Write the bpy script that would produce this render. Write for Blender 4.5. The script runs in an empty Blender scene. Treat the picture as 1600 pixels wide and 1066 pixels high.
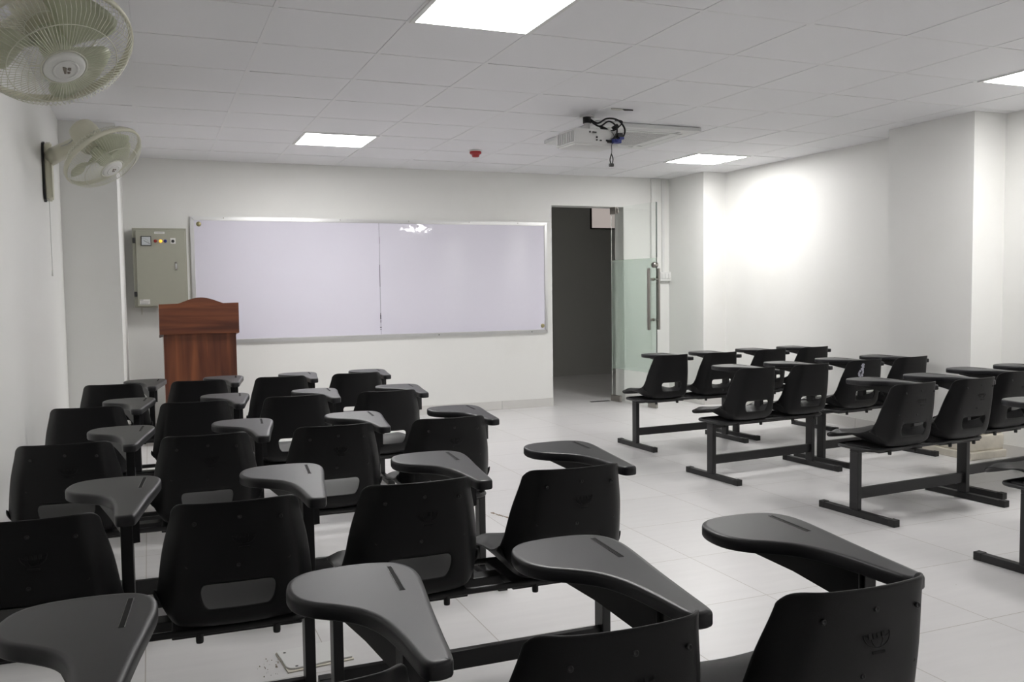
import bpy, bmesh, math, random
from mathutils import Vector, Matrix

random.seed(7)
SC = bpy.context.scene
COL = SC.collection

# ------------------------------------------------------------------ camera
CAM_H = 1.288
F_PX = 1386.9
YAW, PITCH, ROLL = 0.3876, -0.0582, -0.0129
cd = bpy.data.cameras.new('camera')
cd.sensor_width = 36.0
cd.lens = F_PX / 1600.0 * 36.0
cd.clip_start = 0.02
cam = bpy.data.objects.new('camera', cd)
COL.objects.link(cam)
fw = Vector((math.sin(YAW), math.cos(YAW), 0)); rt = Vector((math.cos(YAW), -math.sin(YAW), 0)); up = Vector((0, 0, 1))
f2 = fw * math.cos(PITCH) + up * math.sin(PITCH)
u2 = up * math.cos(PITCH) - fw * math.sin(PITCH)
r3 = rt * math.cos(ROLL) + u2 * math.sin(ROLL)
u3 = u2 * math.cos(ROLL) - rt * math.sin(ROLL)
M4 = Matrix.Identity(4)
for i in range(3):
    M4[i][0] = r3[i]; M4[i][1] = u3[i]; M4[i][2] = -f2[i]
M4[2][3] = CAM_H
cam.matrix_world = M4
SC.camera = cam

# ------------------------------------------------------------------ world, light, exposure
SC.view_settings.view_transform = 'Standard'
SC.view_settings.look = 'None'
SC.view_settings.gamma = 1.0
SC.view_settings.exposure = 0.0
SC.view_settings.use_curve_mapping = False
w = bpy.data.worlds.new('world'); SC.world = w; w.use_nodes = True
w.node_tree.nodes['Background'].inputs[0].default_value = (0.5, 0.55, 0.6, 1)
w.node_tree.nodes['Background'].inputs[1].default_value = 0.0
PANEL_STRENGTH = 35.5
SC.cycles.max_bounces = 10
SC.cycles.diffuse_bounces = 6
SC.cycles.use_denoising = True

# ------------------------------------------------------------------ room numbers (metres)
CEIL = 2.525
WL, WR = -0.555, 5.86          # left and right wall faces
YF, YB = 8.83, -2.6            # front wall face, back wall
GX, GY, T = -0.0457, 4.035, 0.6  # ceiling grid

# ------------------------------------------------------------------ materials
def nmat(name):
    m = bpy.data.materials.new(name); m.use_nodes = True
    return m, m.node_tree.nodes, m.node_tree.links, m.node_tree.nodes['Principled BSDF']

def simple(name, col, rough=.5, metal=0.0, bump=0.0, bscale=300.0, var=0.0, vscale=8.0, spec=None, emis=None, estr=0.0, coat=0.0):
    m, N, L, b = nmat(name)
    b.inputs['Base Color'].default_value = (*col, 1)
    b.inputs['Roughness'].default_value = rough
    b.inputs['Metallic'].default_value = metal
    if spec is not None: b.inputs['Specular IOR Level'].default_value = spec
    if coat: b.inputs['Coat Weight'].default_value = coat
    if emis:
        b.inputs['Emission Color'].default_value = (*emis, 1); b.inputs['Emission Strength'].default_value = estr
    if var or bump:
        tc = N.new('ShaderNodeTexCoord')
    if var:
        n = N.new('ShaderNodeTexNoise'); n.inputs['Scale'].default_value = vscale; n.inputs['Detail'].default_value = 5
        L.new(tc.outputs['Object'], n.inputs['Vector'])
        mx = N.new('ShaderNodeMix'); mx.data_type = 'RGBA'
        mx.inputs[6].default_value = (*[c * (1 - var) for c in col], 1); mx.inputs[7].default_value = (*[min(1, c * (1 + var)) for c in col], 1)
        L.new(n.outputs['Fac'], mx.inputs[0]); L.new(mx.outputs[2], b.inputs['Base Color'])
    if bump:
        n2 = N.new('ShaderNodeTexNoise'); n2.inputs['Scale'].default_value = bscale; n2.inputs['Detail'].default_value = 3
        L.new(tc.outputs['Object'], n2.inputs['Vector'])
        bp = N.new('ShaderNodeBump'); bp.inputs['Strength'].default_value = bump; bp.inputs['Distance'].default_value = .002
        L.new(n2.outputs['Fac'], bp.inputs['Height']); L.new(bp.outputs['Normal'], b.inputs['Normal'])
    return m

def wall_mat(name, col, stain, rough=.5):
    """emulsion paint with faint roller texture and worn smudges"""
    m, N, L, b = nmat(name)
    geo = N.new('ShaderNodeNewGeometry')
    n = N.new('ShaderNodeTexNoise'); n.inputs['Scale'].default_value = 1.3; n.inputs['Detail'].default_value = 6; n.inputs['Roughness'].default_value = .6
    L.new(geo.outputs['Position'], n.inputs['Vector'])
    r = N.new('ShaderNodeValToRGB'); r.color_ramp.elements[0].position = .52; r.color_ramp.elements[1].position = .78
    r.color_ramp.elements[0].color = (0, 0, 0, 1); r.color_ramp.elements[1].color = (1, 1, 1, 1)
    L.new(n.outputs['Fac'], r.inputs['Fac'])
    mx = N.new('ShaderNodeMix'); mx.data_type = 'RGBA'
    mx.inputs[6].default_value = (*col, 1); mx.inputs[7].default_value = (*stain, 1)
    ml = N.new('ShaderNodeMath'); ml.operation = 'MULTIPLY'; ml.inputs[1].default_value = .5
    L.new(r.outputs['Color'], ml.inputs[0]); L.new(ml.outputs[0], mx.inputs[0]); L.new(mx.outputs[2], b.inputs['Base Color'])
    b.inputs['Roughness'].default_value = rough
    n2 = N.new('ShaderNodeTexNoise'); n2.inputs['Scale'].default_value = 90; n2.inputs['Detail'].default_value = 4
    L.new(geo.outputs['Position'], n2.inputs['Vector'])
    bp = N.new('ShaderNodeBump'); bp.inputs['Strength'].default_value = .15; bp.inputs['Distance'].default_value = .002
    L.new(n2.outputs['Fac'], bp.inputs['Height']); L.new(bp.outputs['Normal'], b.inputs['Normal'])
    return m

def floor_mat():
    m, N, L, b = nmat('floor_tile')
    geo = N.new('ShaderNodeNewGeometry'); sep = N.new('ShaderNodeSeparateXYZ'); L.new(geo.outputs['Position'], sep.inputs[0])
    def math_(op, a, bb=None, c=None):
        q = N.new('ShaderNodeMath'); q.operation = op
        for i, v in enumerate((a, bb, c)):
            if v is None: continue
            if isinstance(v, (int, float)): q.inputs[i].default_value = v
            else: L.new(v, q.inputs[i])
        return q.outputs[0]
    def line(sock, off, pitch, half):
        t = math_('DIVIDE', math_('SUBTRACT', sock, off), pitch)
        d = math_('ABSOLUTE', math_('SUBTRACT', t, math_('ROUND', t)))
        return math_('LESS_THAN', math_('MULTIPLY', d, pitch), half), math_('FLOOR', t)
    lx, ix = line(sep.outputs['X'], 2.347, .6, .0017)
    ly, iy = line(sep.outputs['Y'], 2.405, .567, .0017)
    ln = math_('MAXIMUM', lx, ly)
    cb = N.new('ShaderNodeCombineXYZ'); L.new(ix, cb.inputs[0]); L.new(iy, cb.inputs[1])
    wn = N.new('ShaderNodeTexWhiteNoise'); L.new(cb.outputs[0], wn.inputs['Vector'])
    mp = N.new('ShaderNodeMapping'); mp.inputs['Scale'].default_value = (1.2, 9.0, 1); L.new(geo.outputs['Position'], mp.inputs['Vector'])
    nz = N.new('ShaderNodeTexNoise'); nz.inputs['Scale'].default_value = 2.5; nz.inputs['Detail'].default_value = 6; L.new(mp.outputs[0], nz.inputs['Vector'])
    v = math_('ADD', math_('MULTIPLY', wn.outputs['Value'], .03), math_('MULTIPLY', nz.outputs['Fac'], .10))
    v = math_('ADD', v, .60)
    cc = N.new('ShaderNodeCombineXYZ'); L.new(v, cc.inputs[0]); L.new(math_('MULTIPLY', v, .985), cc.inputs[1]); L.new(math_('MULTIPLY', v, .985), cc.inputs[2])
    # scuffs
    ns = N.new('ShaderNodeTexNoise'); ns.inputs['Scale'].default_value = 34; ns.inputs['Detail'].default_value = 3; L.new(geo.outputs['Position'], ns.inputs['Vector'])
    sc = math_('GREATER_THAN', ns.outputs['Fac'], .755)
    mx0 = N.new('ShaderNodeMix'); mx0.data_type = 'RGBA'; mx0.inputs[7].default_value = (.34, .32, .29, 1)
    L.new(math_('MULTIPLY', sc, .45), mx0.inputs[0]); L.new(cc.outputs[0], mx0.inputs[6])
    mx = N.new('ShaderNodeMix'); mx.data_type = 'RGBA'; mx.inputs[7].default_value = (.33, .29, .25, 1)
    L.new(math_('MULTIPLY', ln, .8), mx.inputs[0]); L.new(mx0.outputs[2], mx.inputs[6])
    L.new(mx.outputs[2], b.inputs['Base Color'])
    b.inputs['Roughness'].default_value = .33
    L.new(math_('ADD', math_('MULTIPLY', nz.outputs['Fac'], .15), .27), b.inputs['Roughness'])
    bp = N.new('ShaderNodeBump'); bp.inputs['Strength'].default_value = .3; bp.inputs['Distance'].default_value = .001; bp.invert = True
    L.new(ln, bp.inputs['Height']); L.new(bp.outputs['Normal'], b.inputs['Normal'])
    return m

def wood_mat(name, vertical=True):
    m, N, L, b = nmat(name)
    tc = N.new('ShaderNodeTexCoord'); mp = N.new('ShaderNodeMapping')
    mp.inputs['Scale'].default_value = (5.5, 5.5, .35) if vertical else (.4, 6, 6)
    L.new(tc.outputs['Object'], mp.inputs['Vector'])
    nz = N.new('ShaderNodeTexNoise'); nz.inputs['Scale'].default_value = 2.2; nz.inputs['Detail'].default_value = 8; nz.inputs['Distortion'].default_value = .6
    L.new(mp.outputs[0], nz.inputs['Vector'])
    r = N.new('ShaderNodeValToRGB')
    r.color_ramp.elements[0].position = .32; r.color_ramp.elements[0].color = (.060, .016, .007, 1)
    r.color_ramp.elements[1].position = .75; r.color_ramp.elements[1].color = (.22, .075, .028, 1)
    e = r.color_ramp.elements.new(.52); e.color = (.118, .034, .014, 1)
    L.new(nz.outputs['Fac'], r.inputs['Fac']); L.new(r.outputs['Color'], b.inputs['Base Color'])
    b.inputs['Roughness'].default_value = .42
    return m

def board_mat():
    m, N, L, b = nmat('whiteboard_enamel')
    b.inputs['Base Color'].default_value = (.75, .73, .83, 1)
    b.inputs['Roughness'].default_value = .15
    b.inputs['Coat Weight'].default_value = 1.0; b.inputs['Coat Roughness'].default_value = .025; b.inputs['Coat IOR'].default_value = 1.6
    tc = N.new('ShaderNodeTexCoord')
    n = N.new('ShaderNodeTexNoise'); n.inputs['Scale'].default_value = 11; n.inputs['Detail'].default_value = 2
    n0 = N.new('ShaderNodeTexNoise'); n0.inputs['Scale'].default_value = 2.2; n0.inputs['Detail'].default_value = 1
    L.new(tc.outputs['Object'], n.inputs['Vector']); L.new(tc.outputs['Object'], n0.inputs['Vector'])
    ad = N.new('ShaderNodeMath'); ad.operation = 'MULTIPLY_ADD'; ad.inputs[1].default_value = 2.5
    L.new(n0.outputs['Fac'], ad.inputs[0]); L.new(n.outputs['Fac'], ad.inputs[2])
    bp = N.new('ShaderNodeBump'); bp.inputs['Strength'].default_value = .5; bp.inputs['Distance'].default_value = .0009
    L.new(ad.outputs[0], bp.inputs['Height']); L.new(bp.outputs['Normal'], b.inputs['Normal']); L.new(bp.outputs['Normal'], b.inputs['Coat Normal'])
    return m

def brushed(name, col=(.62, .62, .60), rough=.32):
    m, N, L, b = nmat(name)
    b.inputs['Base Color'].default_value = (*col, 1); b.inputs['Metallic'].default_value = 1.0; b.inputs['Roughness'].default_value = rough
    tc = N.new('ShaderNodeTexCoord'); n = N.new('ShaderNodeTexNoise'); n.inputs['Scale'].default_value = 40; n.inputs['Detail'].default_value = 4
    L.new(tc.outputs['Object'], n.inputs['Vector'])
    q = N.new('ShaderNodeMath'); q.operation = 'MULTIPLY_ADD'; q.inputs[1].default_value = .2; q.inputs[2].default_value = rough - .1
    L.new(n.outputs['Fac'], q.inputs[0]); L.new(q.outputs[0], b.inputs['Roughness'])
    return m

def glass_mat(name, col, rough):
    m, N, L, b = nmat(name)
    b.inputs['Base Color'].default_value = (*col, 1); b.inputs['Roughness'].default_value = rough
    b.inputs['Transmission Weight'].default_value = 1.0; b.inputs['IOR'].default_value = 1.45
    return m

MAT = dict(
    wall=wall_mat('wall_paint', (.80, .80, .78), (.74, .735, .70)),
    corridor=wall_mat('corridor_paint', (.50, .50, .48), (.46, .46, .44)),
    ceiling=simple('ceiling_tile_vinyl', (.80, .80, .82), .55, bump=.08, bscale=260, var=.025, vscale=1.4),
    tbar=simple('ceiling_bar_white', (.795, .795, .81), .5),
    plenum=simple('plenum_dark', (.03, .03, .03), .9),
    floor=floor_mat(),
    skirting=simple('skirting_tile', (.64, .63, .61), .35, var=.05, vscale=5),
    plaster=simple('bare_plaster', (.66, .62, .54), .9, bump=.8, bscale=45, var=.2, vscale=14),
    plastic=simple('black_polypropylene', (.0042, .0042, .0048), .42, bump=.25, bscale=900, spec=.30),
    seat_plastic=simple('black_seat_grain', (.0075, .0075, .0085), .42, bump=.35, bscale=700, spec=.42),
    tablet=simple('charcoal_tablet_plastic', (.014, .014, .0165), .37, bump=.12, bscale=700, var=.18, vscale=9, spec=.42),
    groove=simple('groove_shade_black', (.003, .003, .003), .7, spec=.2),
    groove_lip=simple('groove_lip_gloss', (.05, .05, .055), .15),
    steel_black=simple('black_powder_coat', (.011, .011, .012), .40, bump=.1, bscale=200),
    rubber=simple('black_end_cap', (.013, .013, .013), .6),
    rivet=simple('rivet_plastic', (.009, .009, .010), .35),
    mark=simple('pale_paint', (.36, .36, .42), .6, var=.35, vscale=60),
    wood_v=wood_mat('red_brown_laminate_upright', True),
    wood_h=wood_mat('red_brown_laminate_across', False),
    edge_band=simple('pale_edge_band', (.55, .50, .48), .5),
    board=board_mat(),
    alu=brushed('aluminium_trim', (.80, .80, .80), .34),
    steel=brushed('satin_steel', (.36, .34, .315), .32),
    brass=brushed('tarnished_brass_cap', (.42, .38, .22), .4),
    seam=simple('seam_grey', (.40, .39, .46), .4),
    ink=simple('marker_ink', (.03, .03, .05), .6),
    panel_grey=simple('panel_enamel', (.345, .345, .285), .45, var=.03, vscale=20),
    panel_dark=simple('panel_black', (.02, .02, .02), .5),
    dial=simple('dial_white', (.55, .58, .60), .3),
    label_white=simple('label_white', (.68, .68, .66), .5),
    label_print=simple('label_print_grey', (.30, .30, .30), .5),
    lamp_red=simple('lamp_red', (.25, .02, .02), .25),
    lamp_amber=simple('lamp_amber', (.9, .45, .05), .25, emis=(1, .52, .06), estr=1.1),
    lamp_blue=simple('lamp_blue', (.03, .04, .22), .25),
    white_plastic=simple('white_plastic', (.72, .72, .71), .38),
    offwhite=simple('offwhite_plastic', (.62, .61, .56), .42),
    ac_white=simple('cassette_white', (.70, .71, .70), .42),
    ac_grille=simple('cassette_grille_grey', (.62, .62, .61), .6),
    ac_slot=simple('cassette_slot_dark', (.22, .22, .22), .6),
    fan_cream=simple('fan_cream_plastic', (.68, .665, .54), .38),
    fan_white=simple('fan_cap_white', (.82, .82, .79), .35),
    fan_wire=simple('fan_guard_wire', (.74, .74, .64), .3),
    fan_emblem=simple('fan_emblem', (.22, .19, .16), .4),
    cord=simple('cord_white', (.50, .50, .48), .6),
    cable=simple('cable_black', (.012, .012, .012), .4),
    plug_blue=simple('plug_blue', (.03, .045, .22), .4),
    red=simple('sounder_red', (.38, .018, .022), .3),
    glow=simple('light_diffuser', (.9, .9, .9), .4, emis=(1.0, .985, .965), estr=PANEL_STRENGTH),
    fill_glow=simple('corridor_fill_glow', (.9, .9, .9), .4, emis=(1.0, .97, .93), estr=20.0),
    glass=glass_mat('clear_green_glass', (.955, .98, .965), 0.0),
    glass_edge=simple('glass_edge_dark', (.045, .055, .052), .2),
    lit_pane=simple('lit_window_pane', (.6, .55, .52), .4, emis=(1, .88, .82), estr=.36),
    dark_frame=simple('dark_window_frame', (.03, .022, .02), .5),
    gritty=simple('grit', (.25, .20, .14), .9),
)
def frost_mat():
    m, N, L, b = nmat('frosted_film')
    b.inputs['Base Color'].default_value = (.78, .86, .81, 1); b.inputs['Roughness'].default_value = .6
    tr = N.new('ShaderNodeBsdfTranslucent'); tr.inputs[0].default_value = (.84, .92, .87, 1)
    tp = N.new('ShaderNodeBsdfTransparent'); tp.inputs[0].default_value = (.94, .98, .96, 1)
    m1 = N.new('ShaderNodeMixShader'); m1.inputs[0].default_value = .60
    m2 = N.new('ShaderNodeMixShader'); m2.inputs[0].default_value = .70
    out = N['Material Output']
    L.new(b.outputs[0], m1.inputs[1]); L.new(tr.outputs[0], m1.inputs[2])
    L.new(m1.outputs[0], m2.inputs[1]); L.new(tp.outputs[0], m2.inputs[2]); L.new(m2.outputs[0], out.inputs[0])
    return m
MAT['frost'] = frost_mat()
def blade_mat():
    m, N, L, b = nmat('fan_blade_translucent')
    b.inputs['Base Color'].default_value = (.66, .68, .54, 1); b.inputs['Roughness'].default_value = .3
    tr = N.new('ShaderNodeBsdfTranslucent'); tr.inputs[0].default_value = (.72, .74, .60, 1)
    m1 = N.new('ShaderNodeMixShader'); m1.inputs[0].default_value = .4
    L.new(b.outputs[0], m1.inputs[1]); L.new(tr.outputs[0], m1.inputs[2]); L.new(m1.outputs[0], N['Material Output'].inputs[0])
    return m
MAT['blade'] = blade_mat()

# ------------------------------------------------------------------ mesh helpers
class MB:
    """collects shapes, then links them as ONE mesh object"""
    def __init__(s): s.bm = bmesh.new()
    def box(s, x0, x1, y0, y1, z0, z1, bev=0.0, mi=0, rot=None):
        r = bmesh.ops.create_cube(s.bm, size=1.0)
        vs = r['verts']
        for v in vs:
            v.co = Vector(((x0 + x1) / 2 + v.co.x * (x1 - x0), (y0 + y1) / 2 + v.co.y * (y1 - y0), (z0 + z1) / 2 + v.co.z * (z1 - z0)))
        if rot is not None:
            for v in vs: v.co = rot @ v.co
        fs = list({f for v in vs for f in v.link_faces})
        for f in fs: f.material_index = mi
        if bev > 0:
            es = list({e for v in vs for e in v.link_edges})
            o = bmesh.ops.bevel(s.bm, geom=es, offset=bev, segments=2, affect='EDGES', profile=.6)
            for f in o['faces']: f.material_index = mi
        return s
    def prism(s, pts, axis, a0, a1, bev=0.0, mi=0):
        """extrude a 2D outline along an axis ('x','y','z')"""
        def p3(p, a):
            return {'x': Vector((a, p[0], p[1])), 'y': Vector((p[0], a, p[1])), 'z': Vector((p[0], p[1], a))}[axis]
        A = [s.bm.verts.new(p3(p, a0)) for p in pts]; B = [s.bm.verts.new(p3(p, a1)) for p in pts]
        n = len(pts); fs = [s.bm.faces.new(A[::-1]), s.bm.faces.new(B)]
        for i in range(n): fs.append(s.bm.faces.new((A[i], A[(i + 1) % n], B[(i + 1) % n], B[i])))
        for f in fs: f.material_index = mi
        bmesh.ops.recalc_face_normals(s.bm, faces=fs)
        if bev:
            es = list({e for f in fs[:2] for e in f.edges})
            o = bmesh.ops.bevel(s.bm, geom=es, offset=bev, segments=2, affect='EDGES')
            for f in o['faces']: f.material_index = mi
        return s
    def tube(s, pts, r, n=8, closed=False, mi=0, cap=True):
        pts = [Vector(p) for p in pts]; rings = []
        N = len(pts); prev = None
        for i, p in enumerate(pts):
            if closed: t = pts[(i + 1) % N] - pts[i - 1]
            else: t = pts[min(i + 1, N - 1)] - pts[max(i - 1, 0)]
            t.normalize()
            if prev is None:
                a = Vector((0, 0, 1)) if abs(t.z) < .9 else Vector((1, 0, 0))
                nn = t.cross(a).normalized()
            else:
                nn = (prev - t * prev.dot(t)).normalized()
            prev = nn; bb = t.cross(nn)
            rr = r[i] if isinstance(r, (list, tuple)) else r
            rings.append([s.bm.verts.new(p + nn * (rr * math.cos(2 * math.pi * k / n)) + bb * (rr * math.sin(2 * math.pi * k / n))) for k in range(n)])
        for i in range(N if closed else N - 1):
            a, b = rings[i], rings[(i + 1) % N]
            sh = 0
            if closed and i == N - 1:
                sh = min(range(n), key=lambda q: (a[0].co - b[q].co).length)
            for k in range(n):
                f = s.bm.faces.new((a[k], a[(k + 1) % n], b[(k + 1 + sh) % n], b[(k + sh) % n])); f.material_index = mi; f.smooth = True
        if cap and not closed:
            for q in (rings[0][::-1], rings[-1]):
                f = s.bm.faces.new(q); f.material_index = mi
        return s
    def lathe(s, prof, n=32, mat=None, mi=0, smooth=True):
        """prof: list of (radius, height) about local z; mat: 4x4 placing it"""
        mat = mat or Matrix.Identity(4); rings = []
        for r, h in prof:
            if r < 1e-6: rings.append([s.bm.verts.new(mat @ Vector((0, 0, h)))])
            else: rings.append([s.bm.verts.new(mat @ Vector((r * math.cos(2 * math.pi * k / n), r * math.sin(2 * math.pi * k / n), h))) for k in range(n)])
        fs = []
        for a, b in zip(rings, rings[1:]):
            for k in range(n):
                if len(a) == 1 and len(b) == 1: continue
                if len(a) == 1: f = s.bm.faces.new((a[0], b[k], b[(k + 1) % n]))
                elif len(b) == 1: f = s.bm.faces.new((a[k], b[0], a[(k + 1) % n]))
                else: f = s.bm.faces.new((a[k], b[k], b[(k + 1) % n], a[(k + 1) % n]))
                f.material_index = mi; f.smooth = smooth; fs.append(f)
        bmesh.ops.recalc_face_normals(s.bm, faces=fs)
        return s
    def mesh(s, name, mats):
        me = bpy.data.meshes.new(name); s.bm.normal_update(); s.bm.to_mesh(me); s.bm.free()
        for m in (mats if isinstance(mats, (list, tuple)) else [mats]): me.materials.append(m)
        return me
    def build(s, name, mats, parent=None, loc=None, autosmooth=None):
        me = s.mesh(name, mats)
        o = bpy.data.objects.new(name, me); COL.objects.link(o)
        if parent is not None: o.parent = parent
        if loc is not None: o.location = loc
        if autosmooth: shade(me, autosmooth)
        return o

def shade(me, deg=40):
    for p in me.polygons: p.use_smooth = True
    lim = math.radians(deg)
    bm = bmesh.new(); bm.from_mesh(me)
    for e in bm.edges:
        if len(e.link_faces) == 2 and e.calc_face_angle(0) > lim: e.smooth = False
    bm.to_mesh(me); bm.free()

def tag(o, label, cat, group=None):
    o['label'] = label; o['category'] = cat
    if group: o['group'] = group
    return o
def struct(o):
    o['kind'] = 'structure'; return o
def thing(name, label, cat, loc=(0, 0, 0), rz=0.0, group=None):
    o = bpy.data.objects.new(name, None); COL.objects.link(o); o.empty_display_size = .1
    o.location = loc; o.rotation_euler = (0, 0, rz)
    return tag(o, label, cat, group)
CH = {}
def kids(o): return [c for c in bpy.data.objects if c.parent == o]
def copy_tree(o, parent=None):
    if o.name not in CH: CH[o.name] = kids(o)
    c = o.copy(); COL.objects.link(c)
    if parent is not None: c.parent = parent
    for k in CH[o.name]: copy_tree(k, c)
    return c
def linkmesh(name, me, parent, loc=(0, 0, 0), rot=(0, 0, 0)):
    o = bpy.data.objects.new(name, me); COL.objects.link(o); o.parent = parent; o.location = loc; o.rotation_euler = rot
    return o
def sstep(a, b, x):
    t = max(0, min(1, (x - a) / (b - a))); return t * t * (3 - 2 * t)
def catmull(P, n, closed=True):
    out = []; N = len(P)
    for i in range(N if closed else N - 1):
        p0, p1, p2, p3 = [Vector(P[(i + k) % N]) if closed else Vector(P[max(0, min(N - 1, i + k))]) for k in (-1, 0, 1, 2)]
        for j in range(n):
            t = j / n
            out.append(.5 * ((2 * p1) + (p2 - p0) * t + (2 * p0 - 5 * p1 + 4 * p2 - p3) * t * t + (3 * p1 - p0 - 3 * p2 + p3) * t ** 3))
    if not closed: out.append(Vector(P[-1]))
    return out

# ================================================================== SETTING
# floor (room and corridor)
CORR_Y = 11.85
struct(MB().box(WL - .2, 8.2, YB - .2, CORR_Y + .2, -.1, 0).build('floor', MAT['floor']))
# walls
DX0, DX1, DZ = 4.087, 4.985, 2.195     # door opening
WT = .20
struct(MB().box(WL - .2, WL, YB - .2, YF + WT, 0, CEIL + .15).build('wall_left', MAT['wall']))
struct(MB().box(WR, WR + .2, YB - .2, YF + WT, 0, CEIL + .15).build('wall_right', MAT['wall']))
struct(MB().box(WL - .2, WR + .2, YB - .2, YB, 0, CEIL + .15).build('wall_back', MAT['wall']))
fr = MB()
fr.box(WL, DX0, YF, YF + WT, 0, CEIL + .15); fr.box(DX1, WR, YF, YF + WT, 0, CEIL + .15); fr.box(DX0, DX1, YF, YF + WT, DZ, CEIL + .15)
struct(fr.build('wall_front', MAT['wall']))
# pilasters that stand against the walls
struct(MB().box(WL, -.185, 7.10, YF, 0, CEIL + .1).build('trim_1', MAT['wall']))
struct(MB().box(5.575, WR, 8.14, YF, 0, CEIL + .1).build('trim_2', MAT['wall']))
struct(MB().box(5.545, WR, 4.72, 5.52, 0, CEIL + .1).build('trim_3', MAT['wall']))
# corridor
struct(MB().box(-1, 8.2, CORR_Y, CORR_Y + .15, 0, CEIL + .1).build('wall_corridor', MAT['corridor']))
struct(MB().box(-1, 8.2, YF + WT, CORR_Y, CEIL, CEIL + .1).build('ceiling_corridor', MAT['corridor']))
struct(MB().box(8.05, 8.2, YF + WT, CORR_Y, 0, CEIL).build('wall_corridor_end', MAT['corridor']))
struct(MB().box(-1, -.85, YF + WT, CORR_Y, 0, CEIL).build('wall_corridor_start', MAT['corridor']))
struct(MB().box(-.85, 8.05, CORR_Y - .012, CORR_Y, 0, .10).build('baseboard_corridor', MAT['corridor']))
# skirting
def skirting(name, segs):
    m = MB()
    for x0, x1, y0, y1 in segs:
        horiz = (x1 - x0) > (y1 - y0); L = max(x1 - x0, y1 - y0); n = max(1, round(L / .6))
        for i in range(n):
            a, b = i / n, (i + 1) / n
            g = .0012
            if horiz: m.box(x0 + L * a + g, x0 + L * b - g, y0, y1, 0, .092, .002)
            else: m.box(x0, x1, y0 + L * a + g, y0 + L * b - g, 0, .092, .002)
    return struct(m.build(name, MAT['skirting']))
skirting('baseboard_front', [(-.175, DX0 - .002, YF - .011, YF), (DX1, 5.56, YF - .011, YF)])
skirting('baseboard_left', [(WL, WL + .01, YB, 7.09), (WL, -.185, 7.089, 7.10)])
skirting('baseboard_right', [(WR - .011, WR, 5.53, 8.13), (5.564, 5.575, 8.13, YF - .012), (5.576, WR, 8.129, 8.14), (WR - .011, WR, YB, 4.70)])
# rough plaster base left unfinished around the third pilaster
pl = MB()
pl.box(5.49, WR, 4.655, 5.58, 0, .055, .006)
pl.box(5.505, WR, 4.685, 5.56, .055, .17, .012)
pl.box(5.53, WR, 4.705, 5.535, .17, .24, .01)
o = struct(pl.build('trim_4', MAT['plaster']))

# ceiling: grid bars, lay-in tiles and the dark void above
LIGHT_CELLS = [(2, -1), (8, -1), (2, 5), (8, 5), (8, -7)]
cm = MB()
i0, i1, j0, j1 = -1, 10, -12, 8
hb = .0115
def clampx(x): return max(WL, min(WR, x))
def clampy(y): return max(YB, min(YF, y))
for i in range(i0, i1 + 1):
    x = GX + T * i
    if WL < x < WR: cm.box(x - hb, x + hb, YB, YF, CEIL, CEIL + .03, 0, 1)
for j in range(j0, j1 + 1):
    y = GY + T * j
    if not (YB < y < YF): continue
    for i in range(i0, i1):
        xa, xb = clampx(GX + T * i + hb), clampx(GX + T * (i + 1) - hb)
        if xb - xa > .01: cm.box(xa, xb, y - hb, y + hb, CEIL, CEIL + .03, 0, 1)
rng = random.Random(3)
for i in range(i0, i1):
    for j in range(j0, j1):
        if (i, j) in LIGHT_CELLS: continue
        g = [rng.choice((-.004, -.004, -.004, -.003, .0, .0006, .0015)) for _ in range(4)]
        xa, xb = clampx(GX + T * i + hb + g[0] * .6), clampx(GX + T * (i + 1) - hb - g[1] * .6)
        ya, yb = clampy(GY + T * j + hb + g[2] * .6), clampy(GY + T * (j + 1) - hb - g[3])
        if xb - xa < .02 or yb - ya < .02: continue
        z = CEIL + .0012 + rng.random() * .002
        tx, ty = (rng.random() - .5) * .002, (rng.random() - .5) * .002
        vs = [cm.bm.verts.new((x, y, z + (tx if x > xa else -tx) * .5 + (ty if y > ya else -ty) * .5 + h)) for h in (0, .014) for x, y in ((xa, ya), (xb, ya), (xb, yb), (xa, yb))]
        for q in ((3, 2, 1, 0), (4, 5, 6, 7), (0, 1, 5, 4), (1, 2, 6, 5), (2, 3, 7, 6), (3, 0, 4, 7)):
            cm.bm.faces.new([vs[k] for k in q])
cm.box(WL, WR, YB, YF, CEIL + .12, CEIL + .14, 0, 2)
struct(cm.build('ceiling', [MAT['ceiling'], MAT['tbar'], MAT['plenum']]))
# shadow-gap slit above the walls' top edge
# ceiling light panels
def light_panel(i, j, label):
    x, y = GX + T * (i + .5), GY + T * (j + .5)
    root = thing('ceiling_light', label, 'ceiling light', (x, y, CEIL), 0, 'square light panels in the ceiling grid')
    f = MB(); h = .299; k = .276
    for a in ((-h, h, -h, -k), (-h, h, k, h), (-h, -k, -k, k), (k, h, -k, k)): f.box(*a, -.006, .012, .001)
    f.build('frame', MAT['white_plastic'], root)
    MB().box(-k, k, -k, k, -.003, .006).build('diffuser', MAT['glow'], root)
    return root
light_panel(2, 5, 'lit square ceiling panel above the whiteboard, before the red sounder')
light_panel(8, 5, 'lit square ceiling panel beside the right wall, above the open glass door')
light_panel(2, -1, 'lit square ceiling panel nearest the camera, cut by the top edge of the photo')
light_panel(8, -1, 'lit square ceiling panel cut by the right edge of the photo')
light_panel(8, -7, 'lit square ceiling panel just behind the camera on the door side, mirrored in the whiteboard')

cl = thing('corridor_fill_light', 'added fill lamp under the corridor ceiling, unseen behind the front wall', 'ceiling light', (2.2, 10.4, CEIL))  # fill lamp added out of view to brighten the dark corridor
MB().box(-.30, .30, -.30, .30, -.03, -.001, .003).build('frame', MAT['white_plastic'], cl)
MB().box(-.27, .27, -.27, .27, -.034, -.028).build('diffuser', MAT['fill_glow'], cl)
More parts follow.
